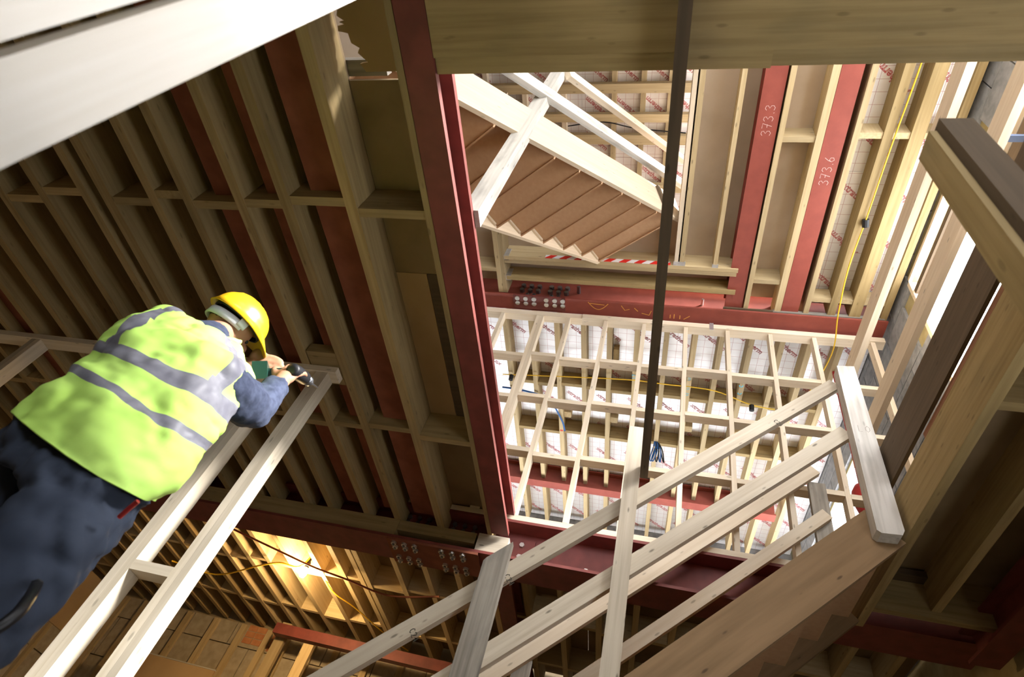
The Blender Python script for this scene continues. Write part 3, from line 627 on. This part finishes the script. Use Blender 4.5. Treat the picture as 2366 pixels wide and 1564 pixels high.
fc = tube('lamp_flex', [LP+V((0, 0, .2)), (-3.15, 5.12, 2.34), (-3.35, 5.1, 2.33), (-3.6, 5.2, 2.31), (-4.3, 5.6, 2.3), (-4.8, 5.5, 2.3)], .008, CABLE_Y); tag(fc, 'yellow flex trailing left from the glowing lamp', 'cable')
fc2 = tube('brown_flex', [(-3.7, 4.6, 2.33), (-3.2, 4.85, 2.31), (-2.95, 5.0, 2.31), (-2.6, 5.1, 2.30), (-2.2, 5.2, 2.28), (-1.7, 5.1, 2.32)], .009, RUST); tag(fc2, 'brown cable strung across the lit ceiling joists', 'cable')
fc3 = tube('yellow_flex', [LP+V((.0, .02, .19)), (-2.9, 5.45, 2.33), (-2.7, 5.7, 2.31), (-2.45, 6.1, 2.28), (-2.3, 6.5, 2.32)], .006, CABLE_Y); tag(fc3, 'yellow flex running on from the lamp towards the far wall', 'cable')
rbag = lathe('red_hanging_bag', [(.02, -.16), (.06, -.15), (.085, -.05), (.085, .06), (.05, .13), (.02, .15)], 14, REDP, Matrix.Translation((1.835, 4.55, 3.64))); tag(rbag, 'dark red rounded canister by the bright window behind the stud wall', 'bag')  # unidentified red shape, modelled as a hanging bag
box('hanger_strap', (1.825, 4.54, 3.78), (1.845, 4.56, 5.269), REDP, rbag)
bar = box('blue_bar', (1.93, 1.62, 4.28), (2.169, 1.66, 4.31), BLUEBAR); tag(bar, 'thin blue bar across the window beside the stout post', 'bar')
#PERSON
# ------------------------------------------------------------------ the worker
NAVY = mottled('navy_workwear', (.018, .025, .043), (.032, .042, .066), 5, .85, .3)
SLEEVE = mottled('navy_fleece', (.02, .026, .05), (.04, .05, .085), 40, .95, .3)
LIME = mottled('lime_vest', (.44, .70, .13), (.50, .77, .17), 5, .7, .15)
SILV = mottled('grey_reflective_band', (.13, .13, .16), (.19, .19, .22), 20, .5, .1)
YEL = mat('yellow_helmet_shell', (.72, .40, .012), .3, 0, .5)
GREYP = mat('grey_harness', (.42, .44, .47), .5)
SKIN = mottled('skin', (.28, .135, .08), (.35, .18, .11), 14, .6, .1)
HAIR = mat('dark_hair', (.02, .015, .012), 1, 0, .05)
GREEN = mat('dark_green_plastic', (.008, .035, .025), .4)
def cat(P, t):
    n = len(P); i = min(int(t), n-2); f = t-i
    p0, p1, p2, p3 = P[max(i-1, 0)], P[i], P[i+1], P[min(i+2, n-1)]
    return .5*((2*p1)+(p2-p0)*f+(2*p0-5*p1+4*p2-p3)*f*f+(3*p1-p0-3*p2+p3)*f**3)
def clouds(size, name):
    t = bpy.data.textures.new(name, 'CLOUDS'); t.noise_scale = size; t.noise_depth = 2; return t
def wrinkle(o, size, st):
    d = o.modifiers.new('wrinkles', 'DISPLACE'); d.texture = clouds(size, 'folds'); d.strength = st; d.mid_level = .5; d.texture_coords = 'LOCAL'
def folds(o, size, st, turb):
    t = bpy.data.textures.new('creases', 'MARBLE'); t.noise_scale = size; t.turbulence = turb; t.marble_type = 'SHARP'
    d = o.modifiers.new('creases', 'DISPLACE'); d.texture = t; d.strength = st; d.mid_level = .5; d.texture_coords = 'LOCAL'
def loft(rings, seg, rows, closed=True):
    """rings: (centre, half lateral, half depth); returns verts, faces and (row, angle) of each face"""
    Cn = [V(r[0]) for r in rings]; Ln = [V(r[1]) for r in rings]; Dn = [V(r[2]) for r in rings]
    vs, fs, inf = [], [], []; n = len(rings)-1
    for j in range(rows+1):
        t = n*j/rows; c, l, d = cat(Cn, t), cat(Ln, t), cat(Dn, t)
        for i in range(seg):
            a = 2*PI*i/seg; ca, sa = math.cos(a), math.sin(a)
            ca = math.copysign(abs(ca)**.85, ca); sa = math.copysign(abs(sa)**.85, sa)
            vs.append(c+l*ca+d*sa)
    for j in range(rows):
        for i in range(seg):
            fs.append((j*seg+i, j*seg+(i+1) % seg, (j+1)*seg+(i+1) % seg, (j+1)*seg+i)); inf.append((n*(j+.5)/rows, 2*PI*(i+.5)/seg))
    if closed:
        fs.append(tuple(range(seg))[::-1]); inf.append((0, 0)); fs.append(tuple(rows*seg+i for i in range(seg))); inf.append((n, 0))
    return vs, fs, inf
def limb(pts, seg=14, rows=None):
    """round limb through (point, radius)"""
    R = []
    for i, (p, r) in enumerate(pts):
        d = (V(pts[min(i+1, len(pts)-1)][0])-V(pts[max(i-1, 0)][0])).normalized()
        a = d.cross(V((.3, -1, .2))).normalized(); b = d.cross(a)
        R.append((p, a*r, b*r))
    return loft(R, seg, rows or 5*(len(pts)-1))[:2]
def fuse(name, parts, m, parent, voxel, smooth=4):
    vs, fs = [], []
    for v, f in parts:
        n = len(vs); vs += v; fs += [tuple(n+k for k in q) for q in f]
    me = bpy.data.meshes.new(name); o0 = V((-1.5, 1.2, .66))
    me.from_pydata([tuple(V(v)-o0) for v in vs], [], fs); me.materials.append(m)
    bm = bmesh.new(); bm.from_mesh(me); bmesh.ops.recalc_face_normals(bm, faces=bm.faces); bm.to_mesh(me); bm.free()
    o = bpy.data.objects.new(name, me); place(o, Matrix.Translation(o0), parent)
    r = o.modifiers.new('fuse', 'REMESH'); r.mode = 'VOXEL'; r.voxel_size = voxel; r.use_smooth_shade = True
    s = o.modifiers.new('smooth', 'SMOOTH'); s.iterations = smooth; s.factor = .5
    return o
HEADC = V((-1.630, 1.345, 1.462)); HF = V((.50, .84, -.05)).normalized(); HU = V((.24, -.22, .95)); HU = (HU-HF*HU.dot(HF)).normalized(); HR = HF.cross(HU)
HS = .87
def hd(f, r, u): return HEADC+(HF*f+HR*r+HU*u)*HS
def ell(c, a, b, d, seg=14, rows=8):
    rs = []
    for j in range(rows+1):
        t = -PI/2+PI*j/rows; k = max(math.cos(t), .04)
        rs.append((V(c)+V(d)*math.sin(t), V(a)*k, V(b)*k))
    return loft(rs, seg, rows)[:2]
RP = V((-1.378, 1.478, 1.385)); LPm = V((-1.56, 1.50, 1.452))
def hand(palm, fwd, side, nrm, curl):
    """palm block, four unequal fingers and a thumb leaving the side of the palm"""
    out = [ell(palm, side*.042, nrm*.02, fwd*.05)]
    for i, (off, ln) in enumerate(((.033, .068), (.011, .078), (-.011, .073), (-.032, .058))):
        b = palm+fwd*.042+side*off; a1 = curl*.6; a2 = curl*1.5; a3 = curl*2.3
        p1 = b+(fwd*math.cos(a1)+nrm*math.sin(a1))*ln*.45; p2 = p1+(fwd*math.cos(a2)+nrm*math.sin(a2))*ln*.33; p3 = p2+(fwd*math.cos(a3)+nrm*math.sin(a3))*ln*.27
        out.append(limb([(palm+side*off*.8+fwd*.01, .0105), (b, .0105), (p1, .0098), (p2, .009), (p3, .0078)], 8))
    t0 = palm-fwd*.02+side*.03; t1 = t0+(side*.7+fwd*.5).normalized()*.035; t2 = t1+(fwd*.8+nrm*.5+side*.1).normalized()*.032; t3 = t2+(fwd*.6+nrm*.8).normalized()*.025
    out.append(limb([(t0, .014), (t1, .0125), (t2, .011), (t3, .009)], 8))
    return out
person = empty('person', (-1.5, 1.2, -.25), 'worker in a lime hi-vis vest and yellow helmet reaching up with a drill', 'person')
parts = [limb([((-1.5, 1.2, .62), .13), ((-1.5, 1.2, .9), .12), ((-1.52, 1.2, 1.12), .12), ((-1.55, 1.24, 1.25), .06), ((-1.59, 1.28, 1.35), .055), ((-1.625, 1.325, 1.43), .05)], 18),
         ell(hd(-.01, 0, .03), HF*.088, HR*.07, HU*.095, 18, 12), ell(hd(.035, 0, -.045), HF*.055, HR*.05, HU*.054),        # skull, jaw
         ell(hd(.095, 0, -.015), HF*.022, HR*.014, HU*.026, 8, 6), ell(hd(-.01, .078, -.012), HF*.022, HR*.012, HU*.034, 10, 6), ell(hd(-.01, -.078, -.012), HF*.022, HR*.012, HU*.034, 10, 6),
         limb([((-1.43, 1.21, 1.10), .055), ((-1.335, 1.24, 1.11), .05), ((-1.352, 1.41, 1.17), .043), ((-1.36, 1.455, 1.295), .032), (RP, .028)]),
         limb([((-1.60, 1.22, 1.20), .055), ((-1.70, 1.27, 1.22), .05), ((-1.70, 1.44, 1.33), .043), ((-1.62, 1.49, 1.415), .032), (LPm, .026)]),
         limb([((-1.42, 1.2, .66), .09), ((-1.375, 1.18, .52), .08), ((-1.352, 1.165, .28), .06), ((-1.34, 1.09, -.05), .05), ((-1.33, 1.07, -.17), .04), ((-1.325, 1.14, -.205), .04), ((-1.32, 1.24, -.215), .034)]),
         limb([((-1.60, 1.2, .68), .09), ((-1.655, 1.22, .55), .08), ((-1.69, 1.25, .26), .06), ((-1.73, 1.18, -.04), .05), ((-1.75, 1.16, -.17), .04), ((-1.74, 1.25, -.205), .04), ((-1.73, 1.36, -.215), .034)])]
parts += hand(RP, V((.25, .15, .95)).normalized(), V((-.9, -.2, .27)).normalized(), V((-.3, .93, -.1)).normalized(), .75)
parts += hand(LPm, V((.85, .25, .45)).normalized(), V((-.3, -.45, .84)).normalized(), V((.2, .5, -.84)).normalized(), .35)
body = fuse('body', parts, SKIN, person, .0065, 3)
# trousers
TR = [((-1.735, 1.18, .845), (-1.265, 1.18, .675), .125), ((-1.75, 1.19, .775), (-1.245, 1.18, .62), .132), ((-1.755, 1.20, .72), (-1.275, 1.18, .575), .125)]
rings = [((V(a)+V(b))/2, (V(b)-V(a))/2, V((.02, d, .06))) for a, b, d in TR]
pv = loft(rings, 22, 12)[:2]
tr = fuse('trousers', [pv, limb([((-1.397, 1.19, .63), .125), ((-1.375, 1.18, .521), .116), ((-1.357, 1.17, .414), .106), ((-1.352, 1.165, .30), .098), ((-1.34, 1.12, .05), .09), ((-1.33, 1.08, -.16), .085)], 18),
                       limb([((-1.645, 1.21, .70), .12), ((-1.655, 1.22, .59), .116), ((-1.672, 1.24, .47), .11), ((-1.688, 1.25, .34), .10), ((-1.71, 1.21, .05), .09), ((-1.72, 1.17, -.16), .085)], 18)], NAVY, person, .012, 5)
wrinkle(tr, .09, .04); folds(tr, .075, .022, 6)
for k, (p, f) in enumerate((((-1.325, 1.13, -.21), (.05, 1, 0)), ((-1.74, 1.24, -.21), (.05, 1, 0)))):
    f = V(f).normalized(); s = f.cross(V((0, 0, 1)))
    b = fuse('boot', [ell(V(p)+f*.05, f*.15, s*.055, V((0, 0, .04))), ell(V(p)-f*.05+V((0, 0, .04)), f*.07, s*.055, V((0, 0, .075)))], BLACK, person, .01, 3)
wb_ = loft([((V(a)+V(b))/2, (V(b)-V(a))/2*1.015, V((.02, .128, .06))) for a, b in (((-1.738, 1.18, .80), (-1.252, 1.18, .632)), ((-1.742, 1.18, .84), (-1.255, 1.18, .675)))], 28, 2)
meshobj('waistband', [v-V((-1.5, 1.2, .7)) for v in wb_[0]], wb_[1], BLACK, Matrix.Translation((-1.5, 1.2, .7)), person, True)
# sleeves
sl = fuse('jumper', [limb([((-1.42, 1.21, 1.10), .08), ((-1.325, 1.235, 1.09), .078), ((-1.335, 1.33, 1.12), .078), ((-1.352, 1.42, 1.165), .07), ((-1.357, 1.445, 1.24), .056), ((-1.362, 1.462, 1.325), .044)], 16, 24),
                     limb([((-1.60, 1.22, 1.20), .08), ((-1.70, 1.27, 1.22), .07), ((-1.70, 1.42, 1.32), .066), ((-1.63, 1.48, 1.40), .048)], 16, 18),
                     limb([((-1.5, 1.2, .8), .12), ((-1.52, 1.2, 1.1), .12), ((-1.55, 1.23, 1.24), .085), ((-1.60, 1.285, 1.365), .062)], 18)], SLEEVE, person, .010, 3)
wrinkle(sl, .045, .018)
# vest
VL = [((-1.755,1.18,.806), (-1.235,1.18,.628), .15), ((-1.752,1.18,.895), (-1.222,1.18,.684), .155), ((-1.725,1.18,.954), (-1.212,1.18,.794), .15), ((-1.768,1.19,1.009), (-1.218,1.19,.846), .155), ((-1.757,1.20,1.066), (-1.233,1.20,.918), .16),
      ((-1.76,1.20,1.106), (-1.26,1.20,1.018), .165), ((-1.805,1.21,1.226), (-1.272,1.21,1.134), .165), ((-1.80,1.22,1.31), (-1.36,1.22,1.214), .145), ((-1.720,1.235,1.38), (-1.465,1.235,1.306), .115), ((-1.665,1.27,1.395), (-1.52,1.27,1.36), .08)]
rings = [((V(a)+V(b))/2, (V(b)-V(a))/2, V((.01, d, .05))) for a, b, d in VL]
vv, vf, inf = loft(rings, 110, 130, False)
VO = V((-1.5, 1.2, 1.0))
vest = meshobj('vest', [v-VO for v in vv], vf, [LIME, SILV], Matrix.Translation(VO), person, True)
for p, (t, a) in zip(vest.data.polygons, inf):
    dg = math.degrees(a); dg = dg-360 if dg > 180 else dg
    band = 2.35 < t < 3.05 or 4.3 < t < 5.0
    sh = max(0, t-5)*3                        # shoulder straps lean inwards towards the neck
    strap = 4.6 <= t < 8.6 and (-114+sh < dg < -98+sh or -22+sh < dg < -4+sh)
    if band or strap: p.material_index = 1
wrinkle(vest, .13, .04); folds(vest, .12, .014, 7)
sd_ = vest.modifiers.new('cloth', 'SOLIDIFY'); sd_.thickness = .006
# helmet
HM = frame(hd(-.005, 0, .065), HF, -HR, HU) @ Matrix.Scale(.84, 4)
vs, fs = [], []; seg, rows = 36, 12
for j in range(rows+1):
    t = PI/2*j/rows
    for i in range(seg):
        a = 2*PI*i/seg; r = math.cos(t)
        x, y = .142*r*math.cos(a), .118*r*math.sin(a); z = .125*math.sin(t)**.9
        if j == 0:                            # rim flares, the peak reaches forward
            pk_ = max(0, math.cos(a))**2.5
            x += (.014+.055*pk_)*math.cos(a); y += .014*math.sin(a); z = -.012-.02*pk_
        if j > 6 and abs(y) < .016: z += .006
        vs.append((x, y, z))
for j in range(rows):
    for i in range(seg): fs.append((j*seg+i, j*seg+(i+1) % seg, (j+1)*seg+(i+1) % seg, (j+1)*seg+i))
hel = meshobj('helmet', vs, fs, YEL, HM, person, True); so_ = hel.modifiers.new('shell', 'SOLIDIFY'); so_.thickness = .005; so_.offset = -1
def ring(name, a, b, z0, z1, m, a0, a1, drop=0):
    vs, fs = [], []; n = 28
    for i in range(n+1):
        an = a0+(a1-a0)*i/n; k = math.sin(PI*i/n)
        for z in (z0, z1): vs.append((a*math.cos(an), b*math.sin(an), z-drop*k))
    for i in range(n): fs.append((2*i, 2*i+2, 2*i+3, 2*i+1))
    o = meshobj(name, vs, fs, m, HM, hel, True); s = o.modifiers.new('t', 'SOLIDIFY'); s.thickness = .008; return o
ring('harness_band', .128, .105, -.012, .012, BLACK, 0, 2*PI); ring('nape_strap', .128, .108, -.062, -.022, GREYP, math.radians(80), math.radians(280), .010); ring('side_strap', .10, .112, -.05, -.006, GREYP, math.radians(-95), math.radians(-70)); ring('side_strap', .10, .112, -.05, -.006, GREYP, math.radians(70), math.radians(95))
hc = ell(hd(-.02, 0, .035), HF*.084, HR*.072, HU*.072, 18, 10)
meshobj('hair', [v-HEADC for v in hc[0]], hc[1], HAIR, Matrix.Translation(HEADC), person, True)
for s in (-1, 1):
    e = ell((0, 0, 0), HF*.008, HR*.012, HU*.008, 10, 6); meshobj('eye', e[0], e[1], BLACK, Matrix.Translation(hd(.083, .03*s, .015)), person, True)
e = ell((0, 0, 0), HF*.008, HR*.024, HU*.006, 10, 6); meshobj('mouth', e[0], e[1], mat('lips', (.35, .10, .08), .5), Matrix.Translation(hd(.09, 0, -.055)), person, True)
pc = tube('red_pliers', [(-1.205, 1.14, .55), (-1.183, 1.125, .57), (-1.166, 1.115, .585)], .006, REDP); tag(pc, 'red tool handle sticking out of the trouser pocket', 'tool')
hs = tube('air_hose', [(-1.235, 1.115, .36), (-1.185, 1.08, .315), (-1.165, 1.06, .27), (-1.19, 1.04, .19), (-1.24, 1.0, .02), (-1.27, .95, -.2), (-1.4, .90, -.237)], .012, BLACK); tag(hs, 'dark hose hanging beside the right trouser leg', 'hose')
# drill held in the right hand
dr = empty('cordless_drill', (-1.40, 1.50, 1.40), 'dark green cordless drill gripped in both hands', 'drill')
DA = V((-.12, .86, .48)).normalized(); DM = Matrix.Translation((-1.352, 1.455, 1.405)) @ DA.to_track_quat('Z', 'Y').to_matrix().to_4x4()
lathe('motor_housing', [(.010, 0), (.024, .002), (.027, .012), (.029, .05), (.027, .12), (.020, .135)], 18, BLACK, DM, dr)
lathe('chuck', [(.021, .135), (.021, .165), (.012, .185), (.004, .19), (.003, .26)], 14, BOLTD, DM, dr)
GA = (V((-1.47, 1.47, 1.375))-V((-1.365, 1.50, 1.43))).normalized(); GB = GA.cross(DA).normalized(); GC = GB.cross(GA)
GF = frame((-1.365, 1.50, 1.43), GA, GC, GB)
obox('handle', GF, (.0, -.02, -.016), (.10, .02, .016), GREEN, dr); obox('battery', GF, (.10, -.05, -.036), (.155, .06, .036), GREEN, dr)
# trestle platform he stands on
tp = empty('trestle_platform', (-1.5, 1.2, ZF), 'low trestle platform of scaffold boards carrying the worker', 'platform')
for i in range(4): box('scaffold_board', (-2.4, .72+.23*i, -.29), (-.75, .72+.23*i+.225, -.252), W_GREY, tp)
for x in (-2.3, -.9):
    box('trestle_bar', (x, .72, -.34), (x+.05, 1.64, -.291), BOLTD, tp)
    for y in (.74, 1.57): box('leg', (x, y, ZF), (x+.045, y+.045, -.341), BOLTD, tp)
# ------------------------------------------------------------------ lift everything so that the floor is at zero
for o in list(bpy.data.objects):
    if o.parent is None: o.location.z += ZO
